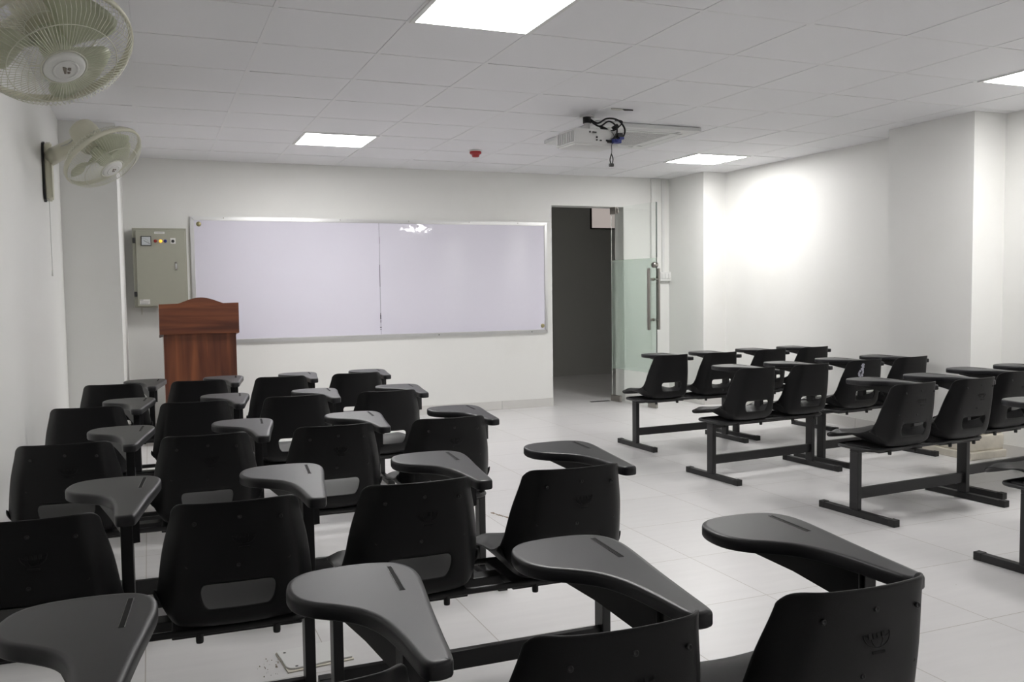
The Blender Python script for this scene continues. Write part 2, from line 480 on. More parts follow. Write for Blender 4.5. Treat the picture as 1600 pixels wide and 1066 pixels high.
# corridor window
wx0, wx1, wz0, wz1 = 6.13, 6.62, 2.185, 2.50
wn = struct(bpy.data.objects.new('window_1', None)); COL.objects.link(wn); wn.location = (wx0, CORR_Y, wz0)
m = MB(); W_, H_ = wx1 - wx0, wz1 - wz0
m.box(-.014, W_ + .014, -.035, 0, -.018, 0); m.box(-.014, W_ + .014, -.035, 0, H_, H_ + .012); m.box(-.014, 0, -.035, 0, 0, H_); m.box(W_, W_ + .014, -.035, 0, 0, H_)
m.build('frame', MAT['dark_frame'], wn)
MB().box(0, W_, -.015, 0, 0, H_).build('pane', MAT['lit_pane'], wn)

# ------------------------------------------------------------------ glass door
hx, hy = 4.865, 8.90
ex, ey = 4.965, 8.105
ang = math.atan2(ey - hy, ex - hx); DL = math.hypot(ex - hx, ey - hy)
dr = struct(bpy.data.objects.new('door_1', None)); COL.objects.link(dr); dr.location = (hx, hy, 0); dr.rotation_euler = (0, 0, ang)
dr['label'] = 'open frameless glass door with frosted band and steel bar handles'
# local: x along the leaf from hinge to free edge
DH = 2.185; gt = .006
m = MB(); m.box(0, DL, -gt, gt, .012, DH, .001)
m.build('glass_pane', MAT['glass'], dr)
m = MB(); m.box(.004, DL - .003, gt + .0003, gt + .0012, .375, 1.60); m.build('frosted_film', MAT['frost'], dr)
m = MB(); m.box(DL - .002, DL + .003, -.0075, .0075, 1.605, DH, .001)
m.build('edge_seal', MAT['glass_edge'], dr)
m = MB(); m.box(-.01, .10, -.016, .016, DH - .07, DH + .008, .003); m.box(.108, .135, -.012, .012, DH - .06, DH - .008, .003); m.build('patch_fitting', MAT['steel'], dr)
m = MB(); m.box(-.01, .16, -.018, .018, .004, .075, .003); m.build('patch_fitting', MAT['steel'], dr)
m = MB(); m.box(DL - .14, DL, -.014, .014, .006, .06, .003); m.build('corner_lock', MAT['steel'], dr)
for sgn in (1, -1):
    m = MB(); hxp = DL - .050; yy = sgn * .066
    m.tube([(hxp, yy, .84), (hxp, yy, 1.49)], .0175, 14)
    for zz in (.945, 1.375):
        m.tube([(hxp, 0, zz), (hxp, yy, zz)], .008, 10)
        m.tube([(hxp, sgn * .008, zz), (hxp, sgn * .018, zz)], .017, 14)
    m.build('pull_handle', MAT['steel'], dr, autosmooth=40)
m = MB()
mt = Matrix.Translation((DL - .03, 0, 1.525)) @ Matrix.Rotation(math.pi / 2, 4, 'X')
m.lathe([(0, -.028), (.026, -.028), (.030, -.022), (.030, .022), (.026, .028), (0, .028)], 24, mt); m.build('lock_rosette', MAT['steel'], dr)
# floor pivot plate in front of the hinge
tag(MB().box(4.60, 4.84, 8.905, 8.955, 0, .004, .001).build('pivot_cover', MAT['panel_dark']), 'dark flat pivot cover plate let into the doorway floor', 'floor plate')

# ------------------------------------------------------------------ whiteboard
bx0, bx1, bz0, bz1 = .378, 4.022, .812, 2.005
wb = thing('whiteboard', 'wide glossy white board of two panels in an aluminium frame on the front wall', 'whiteboard', (bx0, YF, bz0))
BW, BH = bx1 - bx0, bz1 - bz0; fwid = .036
ms = 2.168 - bx0
MB().box(fwid * .6, ms - .001, -.018, -.004, fwid * .6, BH - fwid * .6).build('board_panel', MAT['board'], wb)
MB().box(ms + .001, BW - fwid * .6, -.018, -.004, fwid * .6, BH - fwid * .6).build('board_panel', MAT['board'], wb)
def frame_rail(pts, y0=-.028, y1=-.0005):
    MB().prism(pts, 'y', y0, y1, .004).build('frame_rail', MAT['alu'], wb)
g = .0008
frame_rail([(0, BH), (BW, BH), (BW - fwid, BH - fwid), (fwid, BH - fwid)]); frame_rail([(0, 0), (fwid, fwid), (BW - fwid, fwid), (BW, 0)])
frame_rail([(0, g), (0, BH - g), (fwid - g, BH - fwid), (fwid - g, fwid)]); frame_rail([(BW, g), (BW - fwid + g, fwid), (BW - fwid + g, BH - fwid), (BW, BH - g)])
m = MB(); m.box(ms - .003, ms + .003, -.0195, -.017, fwid, BH - fwid); m.build('seam_strip', MAT['seam'], wb)
for zz, hh, ww in ((.155, .03, .004), (.19, .045, .006), (.235, .02, .004), (.105, .008, .010), (.085, .006, .008), (.52, .16, .003), (.64, .10, .003), (.95, .07, .002)):
    MB().box(ms - ww, ms + ww * .6, -.0202, -.0190, zz, zz + hh).build('ink_stain', MAT['ink'], wb)
for px, pz in ((fwid + .042, BH - fwid - .035), (BW - fwid - .025, fwid + .04)):
    mt = Matrix.Translation((px, -.018, pz)) @ Matrix.Rotation(math.pi / 2, 4, 'X')
    MB().lathe([(0, .010), (.012, .010), (.020, .007), (.023, 0), (.023, -.002)], 20, mt).build('screw_cap', MAT['brass'], wb)
for px in (.30, .93, 1.40, 2.10, 2.75, 3.30):
    mt = Matrix.Translation((px, -.028, BH - .012)) @ Matrix.Rotation(math.pi / 2, 4, 'X')
    MB().lathe([(0, .002), (.004, .0015), (.005, 0)], 10, mt).build('frame_screw', MAT['steel'], wb)
for px in (2.40, 3.45):
    mt = Matrix.Translation((px, -.028, .014)) @ Matrix.Rotation(math.pi / 2, 4, 'X')
    MB().lathe([(0, .002), (.005, .0015), (.006, 0)], 10, mt).build('frame_screw', MAT['panel_dark'], wb)

# ------------------------------------------------------------------ electrical panel
ep = thing('electrical_panel', 'grey-green steel electrical cabinet with meter and indicator lamps on the front wall', 'electrical panel', (-.118, YF, 1.165))
PW, PH, PD = .455, .715, .19
m = MB(); m.box(0, PW, -PD + .018, -.001, 0, PH, .004); m.build('cabinet_body', MAT['panel_grey'], ep)
m = MB(); m.box(.028, PW - .012, -PD - .004, -PD + .018, .012, PH - .022, .005); door = m.build('cabinet_door', MAT['panel_grey'], ep)
for zz in (.10, .58):
    m = MB(); m.box(.002, .026, -PD - .006, -PD + .02, zz, zz + .045, .003); m.build('hinge', MAT['panel_dark'], ep)
yf = -PD - .004
m = MB(); m.box(.072, .158, yf - .012, yf, .555, .640, .003); gau = m.build('meter', MAT['panel_dark'], ep)
m = MB(); m.box(.078, .152, yf - .0135, yf - .0115, .561, .634, .001); m.build('dial_face', MAT['dial'], gau)
m = MB()
m.tube([(.095, yf - .0145, .602), (.147, yf - .0145, .571)], .0016, 6)
for k in range(9):
    a = math.radians(95 - 11 * k); cx, cz = .085, .565
    m.tube([(cx + .052 * math.cos(a), yf - .0142, cz + .052 * math.sin(a)), (cx + .060 * math.cos(a), yf - .0142, cz + .060 * math.sin(a))], .0008, 5)
m.build('needle', MAT['panel_dark'], gau)
for px, mm, lab in ((.192, 'lamp_red', 'dark red indicator lamp'), (.236, 'lamp_amber', 'lit amber indicator lamp'), (.275, 'lamp_blue', 'dark blue indicator lamp')):
    mt = Matrix.Translation((px, yf, .597)) @ Matrix.Rotation(math.pi / 2, 4, 'X')
    q = MB().lathe([(.0145, 0), (.0145, .005), (.0125, .006), (.0115, .013), (.007, .017), (0, .018)], 20, mt).build('indicator_lamp', MAT[mm], ep); q['label'] = lab
m = MB(); m.box(.318, .362, yf - .004, yf, .575, .625, .002); sw = m.build('selector_switch', MAT['white_plastic'], ep)
mt = Matrix.Translation((.34, yf - .004, .597)) @ Matrix.Rotation(math.pi / 2, 4, 'X')
m = MB().lathe([(.014, 0), (.014, .006), (.011, .010), (0, .010)], 18, mt); m.box(.336, .344, yf - .024, yf - .012, .584, .610, .002); m.build('switch_knob', MAT['panel_dark'], sw)
m = MB(); m.box(.348, .372, yf - .005, yf, .335, .410, .003); lt = m.build('latch', MAT['steel'], ep)
m = MB(); m.box(.353, .366, yf - .011, yf - .005, .345, .395, .003); m.build('latch_lever', MAT['alu'], lt)
m = MB(); m.box(.185, .272, yf - .0012, yf, .662, .682); lb = m.build('name_strip', MAT['label_white'], ep)
m = MB()
for k in range(7): m.box(.196 + k * .0095, .202 + k * .0095, yf - .0016, yf - .0010, .669, .675)
m.build('faint_print', MAT['label_print'], lb)
m = MB(); m.box(.045, .130, yf - .0012, yf, .028, .075); lb = m.build('rating_plate', MAT['label_white'], ep)
m = MB(); m.box(.047, .075, yf - .0016, yf - .001, .066, .072)
for k in range(3): m.box(.052, .124 - .006 * k, yf - .0016, yf - .001, .055 - k * .009, .058 - k * .009)
m.box(.047, .128, yf - .0016, yf - .001, .030, .035)
m.build('faint_print', MAT['label_print'], lb)
tag(MB().box(-.066, -.055, YF - .010, YF, 1.10, 1.165).build('conduit_stub', MAT['offwhite']), 'short pale conduit stub below the grey electrical cabinet', 'conduit')

# ------------------------------------------------------------------ lectern
LX, LY = .075, 8.0
le = thing('lectern', 'red-brown wooden lectern with curved crest, standing in front of the whiteboard', 'lectern', (LX, LY, 0))
LWd = .64; b0, b1 = .030, .615
MB().box(b0, b1, 0, .018, .06, .955, .002).build('front_panel', MAT['wood_v'], le)
for xa in (b0, b1 - .018):
    m = MB(); m.prism([(.018, .06), (.40, .06), (.40, .90), (.018, .955)], 'x', xa, xa + .018, .001); m.build('side_panel', MAT['wood_v'], le)
m = MB(); m.box(b0 - .012, b1 + .012, -.012, .42, 0, .06, .003); m.build('plinth', MAT['wood_h'], le)
MB().box(b0 + .018, b1 - .018, .02, .39, .45, .468, .001).build('shelf', MAT['wood_h'], le)
crest = [(0, .945), (LWd, .945), (LWd, 1.205)]
for k in range(29):
    t = 1 - k / 28
    x = LWd * (.155 + .645 * t) if False else .15 + (.515 - .15) * t
    tt = (x - .15) / (.515 - .15)
    crest.append((x, 1.203 + .050 * (math.sin(math.pi * tt) ** 1.15)))
crest.append((0, 1.200))
MB().prism(crest, 'y', -.032, -.010, .0015).build('crest_board', MAT['wood_h'], le)
for xa in (0, LWd - .018):
    m = MB(); m.prism([(-.010, .945), (.44, .90), (.44, 1.06), (-.010, 1.195)], 'x', xa, xa + .018, .001); m.build('head_side', MAT['wood_h'], le)
m = MB(); m.prism([(-.008, .955), (.43, .905), (.43, .922), (-.008, .972)], 'x', .018, LWd - .018); m.build('desk_top', MAT['wood_h'], le)
m = MB(); m.box(-.004, 0, -.031, -.011, .945, 1.198); m.box(b0 - .0035, b0, -.001, .019, .06, .945); m.build('edge_band', MAT['edge_band'], le)

# ------------------------------------------------------------------ red sounder, switches, trunking
sd = thing('fire_sounder', 'red round fire alarm sounder hanging from the ceiling before the whiteboard', 'alarm', (2.735, 7.50, CEIL))
fl = Matrix.Rotation(math.pi, 4, 'X')
MB().lathe([(0, 0), (.056, 0), (.056, .008), (.052, .010), (0, .010)], 28, fl).build('mounting_base', MAT['white_plastic'], sd)
MB().lathe([(.050, .010), (.053, .014), (.052, .028), (.046, .033), (.036, .038), (.030, .056), (.024, .060), (0, .061)], 28, fl).build('sounder_body', MAT['red'], sd)
sw = thing('switch_box', 'white wall switch box on the front wall between glass door and corner', 'switch', (5.435, YF, 1.36))
MB().box(0, .155, -.042, -.001, 0, .105, .005).build('back_box', MAT['white_plastic'], sw)
for k in range(3): MB().box(.016 + k * .043, .052 + k * .043, -.048, -.041, .03, .085, .003).build('rocker', MAT['white_plastic'], sw)
MB().box(-.045, -.004, -.03, -.001, -.01, .06, .004).build('side_socket', MAT['white_plastic'], sw)
tag(MB().box(5.475, 5.505, YF - .018, YF, 1.465, CEIL - .001, .002).build('wall_conduit', MAT['white_plastic']), 'slim white vertical conduit running down from the ceiling to the switch box', 'conduit')
tag(MB().box(5.33, 5.385, YF - .03, YF - .0, .095, CEIL - .001, .002).build('cable_trunking', MAT['wall']), 'wide white boxed cable trunking on the front wall behind the glass door edge', 'trunking')

# ------------------------------------------------------------------ ceiling cassette
ac = thing('ceiling_air_conditioner', 'white square ceiling air conditioner cassette behind the projector', 'air conditioner', (3.565, 6.37, CEIL))
h = .462
m = MB(); q = .285
sl0, sl1 = .325, .385
# frame plate with four slots: ring strips
def ring(m, a, b, z0, z1, bev=.0):
    m.box(-b, b, -b, -a, z0, z1, bev); m.box(-b, b, a, b, z0, z1, bev); m.box(-b, -a, -a, a, z0, z1, bev); m.box(a, b, -a, a, z0, z1, bev)
ring(m, sl1, h, -.030, -.001, .004); ring(m, q, sl0, -.034, -.004, .002)
for sx, sy in ((1, 1), (1, -1), (-1, 1), (-1, -1)):
    m.box(min(sx * sl0, sx * sl1), max(sx * sl0, sx * sl1), min(sy * sl0, sy * sl1), max(sy * sl0, sy * sl1), -.030, -.002)
m.build('fascia', MAT['ac_white'], ac)
m = MB(); ring(m, sl0, sl1, -.010, -.003); m.build('air_slots', MAT['ac_slot'], ac)
for k in range(4):
    m = MB(); m.box(-.29, .29, sl0 + .006, sl1 - .006, -.030, -.024, .002); o = m.build('louvre_flap', MAT['ac_white'], ac); o.rotation_euler = (0, 0, k * math.pi / 2)
m = MB(); m.box(-q, q, -q, q, -.026, -.010)
for k in range(26):
    x = -q + .012 + k * (2 * q - .024) / 25
    m.box(x - .004, x + .004, -q + .01, q - .01, -.033, -.026)
for k in range(5):
    y = -q + .03 + k * (2 * q - .06) / 4
    m.box(-q + .01, q - .01, y - .004, y + .004, -.0325, -.026)
m.build('return_grille', MAT['ac_grille'], ac)

# ------------------------------------------------------------------ projector
pr = thing('projector', 'white projector hanging from the ceiling with loose black and blue cables', 'projector', (2.955, 5.76, CEIL), .10)
m = MB(); m.tube([(0, 0, -.001), (0, 0, -.012)], .05, 20); m.tube([(0, 0, -.010), (0, 0, -.12)], .022, 16); m.build('ceiling_pole', MAT['white_plastic'], pr, autosmooth=40)
m = MB(); m.tube([(0, 0, -.002), (0, 0, -.055)], .030, 14); m.build('cable_collar', MAT['cable'], pr, autosmooth=40)
bz = -.235
m = MB(); m.prism([(-.20, -.15), (.165, -.17), (.175, .10), (-.185, .12)], 'z', bz, bz + .115, .012); m.build('projector_body', MAT['white_plastic'], pr, autosmooth=40)
m = MB()
for k in range(9):
    yk = -.135 + k * .026
    m.box(-.206 + .004 * k * .26, -.196 + .004 * k * .26, yk, yk + .016, bz + .02, bz + .095)
m.build('side_vent', MAT['ac_grille'], pr)
m = MB()
for x, z, a, b in ((-.085, .082, .004, .012), (-.06, .084, .028, .008), (-.03, .05, .008, .010), (-.03, .032, .008, .008), (.0, .030, .012, .008), (.05, .03, .03, .012), (.10, .03, .012, .012)):
    m.box(x, x + a, -.171, -.160, bz + z, bz + z + b)
m.build('port_panel', MAT['panel_dark'], pr)
mt = Matrix.Translation((-.08, .115, bz + .06)) @ Matrix.Rotation(-math.pi / 2, 4, 'X')
MB().lathe([(.045, 0), (.045, .015), (.036, .018), (.030, .008), (0, .006)], 24, mt).build('lens', MAT['panel_dark'], pr)
def cable(pts, r=.006, name='cable', mat='cable'):
    return MB().tube(catmull(pts, 8, False), r, 8).build(name, MAT[mat], pr)
cable([(.01, -.01, -.02), (.05, -.06, -.06), (.09, -.12, -.035), (.15, -.17, -.05), (.185, -.20, -.11), (.175, -.20, -.165), (.13, -.185, -.185)], .0065)
cable([(.01, -.01, -.03), (.05, -.08, -.085), (.10, -.13, -.055), (.13, -.18, -.10), (.12, -.19, -.16), (.09, -.175, -.19)], .006)
cable([(.02, -.02, -.04), (.06, -.10, -.10), (.11, -.16, -.125), (.16, -.18, -.09), (.17, -.19, -.06), (.13, -.16, -.05)], .005)
cable([(.07, -.10, -.115), (.10, -.17, -.14), (.105, -.195, -.20), (.075, -.20, -.23), (.075, -.20, -.275), (.072, -.20, -.30)], .0025)
m = MB(); m.tube([(.06, -.09, -.095), (.085, -.125, -.115)], .013, 10); m.build('cable_plug', MAT['cable'], pr)
m = MB(); m.tube([(.115, -.15, -.11), (.15, -.17, -.085)], .014, 10); m.build('cable_plug', MAT['cable'], pr)
m = MB(); m.box(.125, .170, -.205, -.165, -.175, -.145, .005); m.box(.06, .10, -.19, -.165, -.215, -.195, .003); m.build('cable_plug', MAT['cable'], pr)
m = MB(); m.box(.085, .15, -.215, -.172, -.218, -.190, .005); m.box(.14, .18, -.205, -.172, -.188, -.170, .004); m.box(.105, .12, -.235, -.20, -.213, -.198, .002); m.build('video_plug', MAT['plug_blue'], pr)
cable([(.072, -.20, -.295), (.060, -.20, -.335), (.066, -.20, -.365)], .004); cable([(.072, -.20, -.295), (.085, -.20, -.33), (.078, -.20, -.365)], .004)
m = MB(); m.box(.056, .086, -.212, -.188, -.385, -.362, .004); m.build('cable_plug', MAT['cable'], pr)
# displaced tile edge beside the projector
ch = thing('ceiling_tile_chip', 'broken pale ceiling tile corner with a dark hole beside the projector pole', 'tile chip', (3.045, 5.485, CEIL))
m = MB(); m.prism([(-.055, -.018), (.02, -.024), (.05, -.006), (.03, .02), (-.03, .018)], 'z', -.006, -.0005, .001); m.build('chip', MAT['offwhite'], ch)
m = MB(); m.prism([(.035, -.012), (.115, -.02), (.13, .0), (.07, .016)], 'z', -.004, -.0004); m.build('hole', MAT['plenum'], ch)

# ------------------------------------------------------------------ wall fans
def make_fan(label, centre, axis, bracket_y, spin, cord_len):
    A = Vector(axis).normalized(); C0 = Vector(centre)
    root = thing('wall_fan', label, 'fan', (WL, bracket_y, C0.z), 0, 'cream wall fans on the left wall')
    inv = -Vector((WL, bracket_y, C0.z))
    X = Vector((0, 0, 1)).cross(A).normalized(); Y = A.cross(X)
    M = Matrix.Identity(4)
    for i in range(3): M[i][0] = X[i]; M[i][1] = Y[i]; M[i][2] = A[i]; M[i][3] = C0[i] + inv[i]
    R = .222
    # bracket on the wall
    z0 = .04
    pts = [(-.055, -.20), (-.04, -.235), (0, -.25), (.04, -.235), (.055, -.20), (.062, .04), (.045, .085), (0, .10), (-.045, .085), (-.062, .04)]
    m = MB(); m.prism([(a, b + z0) for a, b in pts], 'x', .012, .052, .008); m.build('wall_bracket', MAT['fan_cream'], root, autosmooth=40)
    m = MB(); m.prism([(a * 1.04, b * 1.02 + z0) for a, b in pts], 'x', .0005, .014); m.build('bracket_gasket', MAT['panel_dark'], root)
    Mo = M @ Vector((0, 0, -.135))
    m = MB(); st = Vector((.04, 0, z0 + .01))
    m.tube([st, st.lerp(Mo, .3), st.lerp(Mo, .7), st.lerp(Mo, .97)], [.050, .046, .042, .038], 16); m.build('arm', MAT['fan_cream'], root)
    m = MB(); m.lathe([(0, -.235), (.045, -.232), (.068, -.215), (.076, -.18), (.076, -.10), (.070, -.078), (.035, -.070), (0, -.07)], 28, M); m.build('motor_housing', MAT['fan_cream'], root)
    m = MB(); m.tube(catmull([M @ Vector((.02, -.03, -.22)), M @ Vector((-.03, -.10, -.18)), st + Vector((.02, -.01, .06)), st + Vector((0, .0, .075)), st + Vector((-.01, .02, .05))], 8, False), .0028, 6); m.build('power_lead', MAT['cord'], root)
    # guard ring
    m = MB(); n = 72
    m.lathe([(R - .004, -.012), (R + .005, -.012), (R + .007, 0), (R + .005, .012), (R - .004, .012), (R - .006, 0), (R - .004, -.012)], n, M); m.build('guard_ring', MAT['fan_cream'], root)
    # front guard wires
    m = MB(); nw = 90
    for k in range(nw):
        a = 2 * math.pi * k / nw; ca, sa = math.cos(a), math.sin(a)
        prof = [(.060, .085), (.10, .083), (.15, .074), (.195, .056), (.215, .030), (.223, .004)]
        m.tube([M @ Vector((r * ca, r * sa, h)) for r, h in prof], .0011, 5, cap=False)
    for rr, hh, tk in ((.155, .075, .0016), (.064, .086, .0030)):
        m.tube([M @ Vector((rr * math.cos(2 * math.pi * k / 60), rr * math.sin(2 * math.pi * k / 60), hh)) for k in range(60)], tk, 6, closed=True)
    m.build('front_guard', MAT['fan_wire'], root)
    m = MB(); nw = 60
    for k in range(nw):
        a = 2 * math.pi * (k + .5) / nw; ca, sa = math.cos(a), math.sin(a)
        prof = [(.060, -.075), (.12, -.074), (.18, -.062), (.208, -.035), (.222, -.004)]
        m.tube([M @ Vector((r * ca, r * sa, h)) for r, h in prof], .0010, 5, cap=False)
    for rr, hh, tk in ((.155, -.070, .0016), (.064, -.075, .0025)):
        m.tube([M @ Vector((rr * math.cos(2 * math.pi * k / 60), rr * math.sin(2 * math.pi * k / 60), hh)) for k in range(60)], tk, 6, closed=True)
    m.build('rear_guard', MAT['fan_wire'], root)
    # cap with emblem
    m = MB(); m.lathe([(0, .099), (.030, .098), (.050, .096), (.058, .091), (.061, .084), (.061, .078), (0, .076)], 36, M); cap = m.build('guard_cap', MAT['fan_white'], root)
    m = MB(); m.lathe([(.030, .0985), (.034, .1000), (.038, .0985), (.034, .097), (.030, .0985)], 36, M); m.build('cap_ring', MAT['fan_white'], cap)
    m = MB()
    def ep(pts):
        vs = [m.bm.verts.new(M @ Vector((x, y, z))) for z in (.0975, .1003) for x, y in pts]; nn = len(pts)
        m.bm.faces.new(vs[:nn][::-1]); m.bm.faces.new(vs[nn:])
        for k in range(nn): m.bm.faces.new((vs[k], vs[(k + 1) % nn], vs[nn + (k + 1) % nn], vs[nn + k]))
    ep([(-.014, .010), (-.002, .010), (.000, .004), (.006, -.012), (.001, -.014), (-.010, .002)])
    ep([(.002, .012), (.010, .013), (.014, .004), (.010, .001), (.004, .003)])
    ep([(.006, -.004), (.014, -.002), (.016, -.009), (.010, -.012)])
    m.build('emblem', MAT['fan_emblem'], cap)
    # hub and three blades
    m = MB(); m.lathe([(0, .045), (.032, .043), (.042, .034), (.045, .0), (.045, -.05), (0, -.05)], 28, M); m.build('blade_hub', MAT['blade'], root)
    for b in range(3):
        m = MB(); a0 = spin + b * 2 * math.pi / 3; G = []
        for i in range(9):
            row = []
            r = .040 + .160 * i / 8
            wd = .55 + .50 * math.sin(min(1, i / 6.5) * math.pi / 2) - (.28 if i == 8 else .07 if i == 7 else 0)
            for j in range(7):
                t = j / 6 - .5
                a = a0 + t * wd * 1.35 + .25 * (r / .2)
                hz = -t * .062 + .004 * math.cos(t * 6)
                row.append(m.bm.verts.new(M @ Vector((r * math.cos(a), r * math.sin(a), hz))))
            G.append(row)
        for i in range(8):
            for j in range(6): m.bm.faces.new((G[i][j], G[i + 1][j], G[i + 1][j + 1], G[i][j + 1])).smooth = True
        o = m.build('blade', MAT['blade'], root)
        so = o.modifiers.new('s', 'SOLIDIFY'); so.thickness = .0025
    m = MB(); zt = z0 - .24
    if cord_len:
        m.tube([(.03, -.03, zt + .02), (.03, -.032, zt - cord_len * .5), (.031, -.032, zt - cord_len)], .0016, 6); pc = m.build('pull_cord', MAT['cord'], root)
        m = MB(); m.tube([(.031, -.032, zt - cord_len - .035), (.031, -.032, zt - cord_len)], [.006, .004], 10); m.build('cord_bead', MAT['fan_white'], pc)
    m = MB(); m.tube(catmull([(.03, .058, z0 + .02), (.03, .085, z0 - .06), (.03, .085, z0 - .16), (.025, .05, z0 - .235)], 8, False), .003, 6); m.build('power_lead', MAT['panel_dark'], root)
    return root
make_fan('cream wall fan near the pilaster, its whole guard and wall arm in view', (-.208, 5.501, 2.057), (.524, -.341, -.781), 5.98, 1.9, .42)
make_fan('cream wall fan nearest the camera, cut by the top left photo corner', (-.235, 3.032, 2.037), (.308, -.483, -.82), 3.50, 1.25, 0)

# ------------------------------------------------------------------ tablet benches
# bench frame of reference: x = 0 at the middle, y = 0 below the top of the backrests, +y towards the board
S_X = .242          # seat offset
LEG_X, LEG_Y = .445, .265
def shell_mesh():
    ctrl = [(.000, .757), (.014, .68), (.030, .60), (.044, .53), (.055, .475), (.070, .430), (.100, .402), (.15, .394), (.21, .400), (.29, .420), (.37, .440), (.43, .449), (.470, .442), (.490, .424), (.495, .402)]
    fine = catmull([(a, b, 0) for a, b in ctrl], 12, False)
    acc = [0]
    for a, b in zip(fine, fine[1:]): acc.append(acc[-1] + (b - a).length)
    Ltot = acc[-1]
    def at(s):
        s = max(0, min(Ltot, s))
        for k in range(len(acc) - 1):
            if acc[k + 1] >= s:
                t = (s - acc[k]) / max(1e-9, acc[k + 1] - acc[k]); p = fine[k].lerp(fine[k + 1], t); d = (fine[k + 1] - fine[k]).normalized(); return p, d
        return fine[-1], (fine[-1] - fine[-2]).normalized()
    s_top, s_bot = .230, .298      # handle slot along the profile
    sv = [0, .006, .02, .045, .085, .13, .175, s_top, s_top + .012, s_bot - .012, s_bot, .318, .34, .365, .40, .44, .49, .55, .61, .66, .70, .73, .752, Ltot - .012, Ltot]
    SH = .088
    us = [0, .18, .34, .445, .52, .64, .74, .82, .89, .95, 1.0]
    us = [-u for u in us[:0:-1]] + us
    def width(s):
        return .165 + .035 * sstep(0, .20, s) + .017 * sstep(.16, .34, s) - .017 * sstep(.50, .76, s)
    def wing(s):
        return .056 + .020 * sstep(.0, .22, s) + .030 * sstep(.2, .33, s) - .078 * sstep(.40, .60, s) - .048 * sstep(.58, .70, s) + .010 * sstep(.72, .79, s)
    bm = bmesh.new(); V = []
    for s in sv:
        row = []
        for u in us:
            au = abs(u)
            # rounded top and front corners
            cut = 0
            rc = .34
            if au > 1 - rc:
                t = (au - (1 - rc)) / rc
                cut = 1 - math.sqrt(max(0, 1 - t * t * .999))
            ss = s
            if s < .14: ss = s + (.042 * cut) * (1 - s / .14)
            if s > Ltot - .14: ss = s - (.035 * cut) * (1 - (Ltot - s) / .14)
            p, d = at(ss)
            nrm = Vector((-d.y, d.x, 0)) if False else Vector((-d.y, d.x, 0))
            # tangent runs down the back, then forward over the seat: normal towards the sitter
            nrm = Vector((-d.y, d.x, 0))
            k = .010 * min(1, au / .72) ** 2
            e = wing(ss)
            off = k + e * (max(0, (au - .70) / .30) ** 1.3)
            xx = width(ss) * (u - .035 * math.copysign(max(0, (au - .75) / .25) ** 1.5, u))
            row.append(bm.verts.new((xx, p.x + nrm.x * off, p.y + nrm.y * off)))
        V.append(row)
    iu = [k for k, u in enumerate(us) if abs(u) <= .446]
    i_s, i_e = sv.index(s_top), sv.index(s_bot)
    # shape the slot: a little narrower at its foot, rounded corners
    for r_i in range(i_s, i_e + 1):
        for k in (iu[0], iu[-1]):
            v = V[r_i][k]
            f = {i_s: .96, i_s + 1: 1.04, i_e - 1: .93, i_e: .78}.get(r_i, 1.0)
            v.co.x *= f
    for a in range(len(sv) - 1):
        for b in range(len(us) - 1):
            if i_s <= a < i_e and iu[0] <= b < iu[-1]: continue
            f = bm.faces.new((V[a][b], V[a + 1][b], V[a + 1][b + 1], V[a][b + 1])); f.smooth = True
    bmesh.ops.recalc_face_normals(bm, faces=bm.faces[:])
    # outside of the shell must face away from the sitter
    bm.faces.ensure_lookup_table()
    test = min(bm.faces, key=lambda f: (f.calc_center_median() - Vector((0, .01, .70))).length)
    if test.normal.y > 0: bmesh.ops.reverse_faces(bm, faces=bm.faces[:])
    me = bpy.data.meshes.new('seat_shell'); bm.to_mesh(me); bm.free(); me.materials.append(MAT['plastic'])
    tmp = bpy.data.objects.new('tmp', me); COL.objects.link(tmp)
    so = tmp.modifiers.new('s', 'SOLIDIFY'); so.thickness = .0065; so.offset = -1
    sb = tmp.modifiers.new('b', 'SUBSURF'); sb.levels = 1; sb.render_levels = 1
    dg = bpy.context.evaluated_depsgraph_get()
    me2 = bpy.data.meshes.new_from_object(tmp.evaluated_get(dg)); me2.name = 'seat_shell'
    bpy.data.objects.remove(tmp)
    for p in me2.polygons: p.use_smooth = True
    return me2
ME_SHELL = shell_mesh()

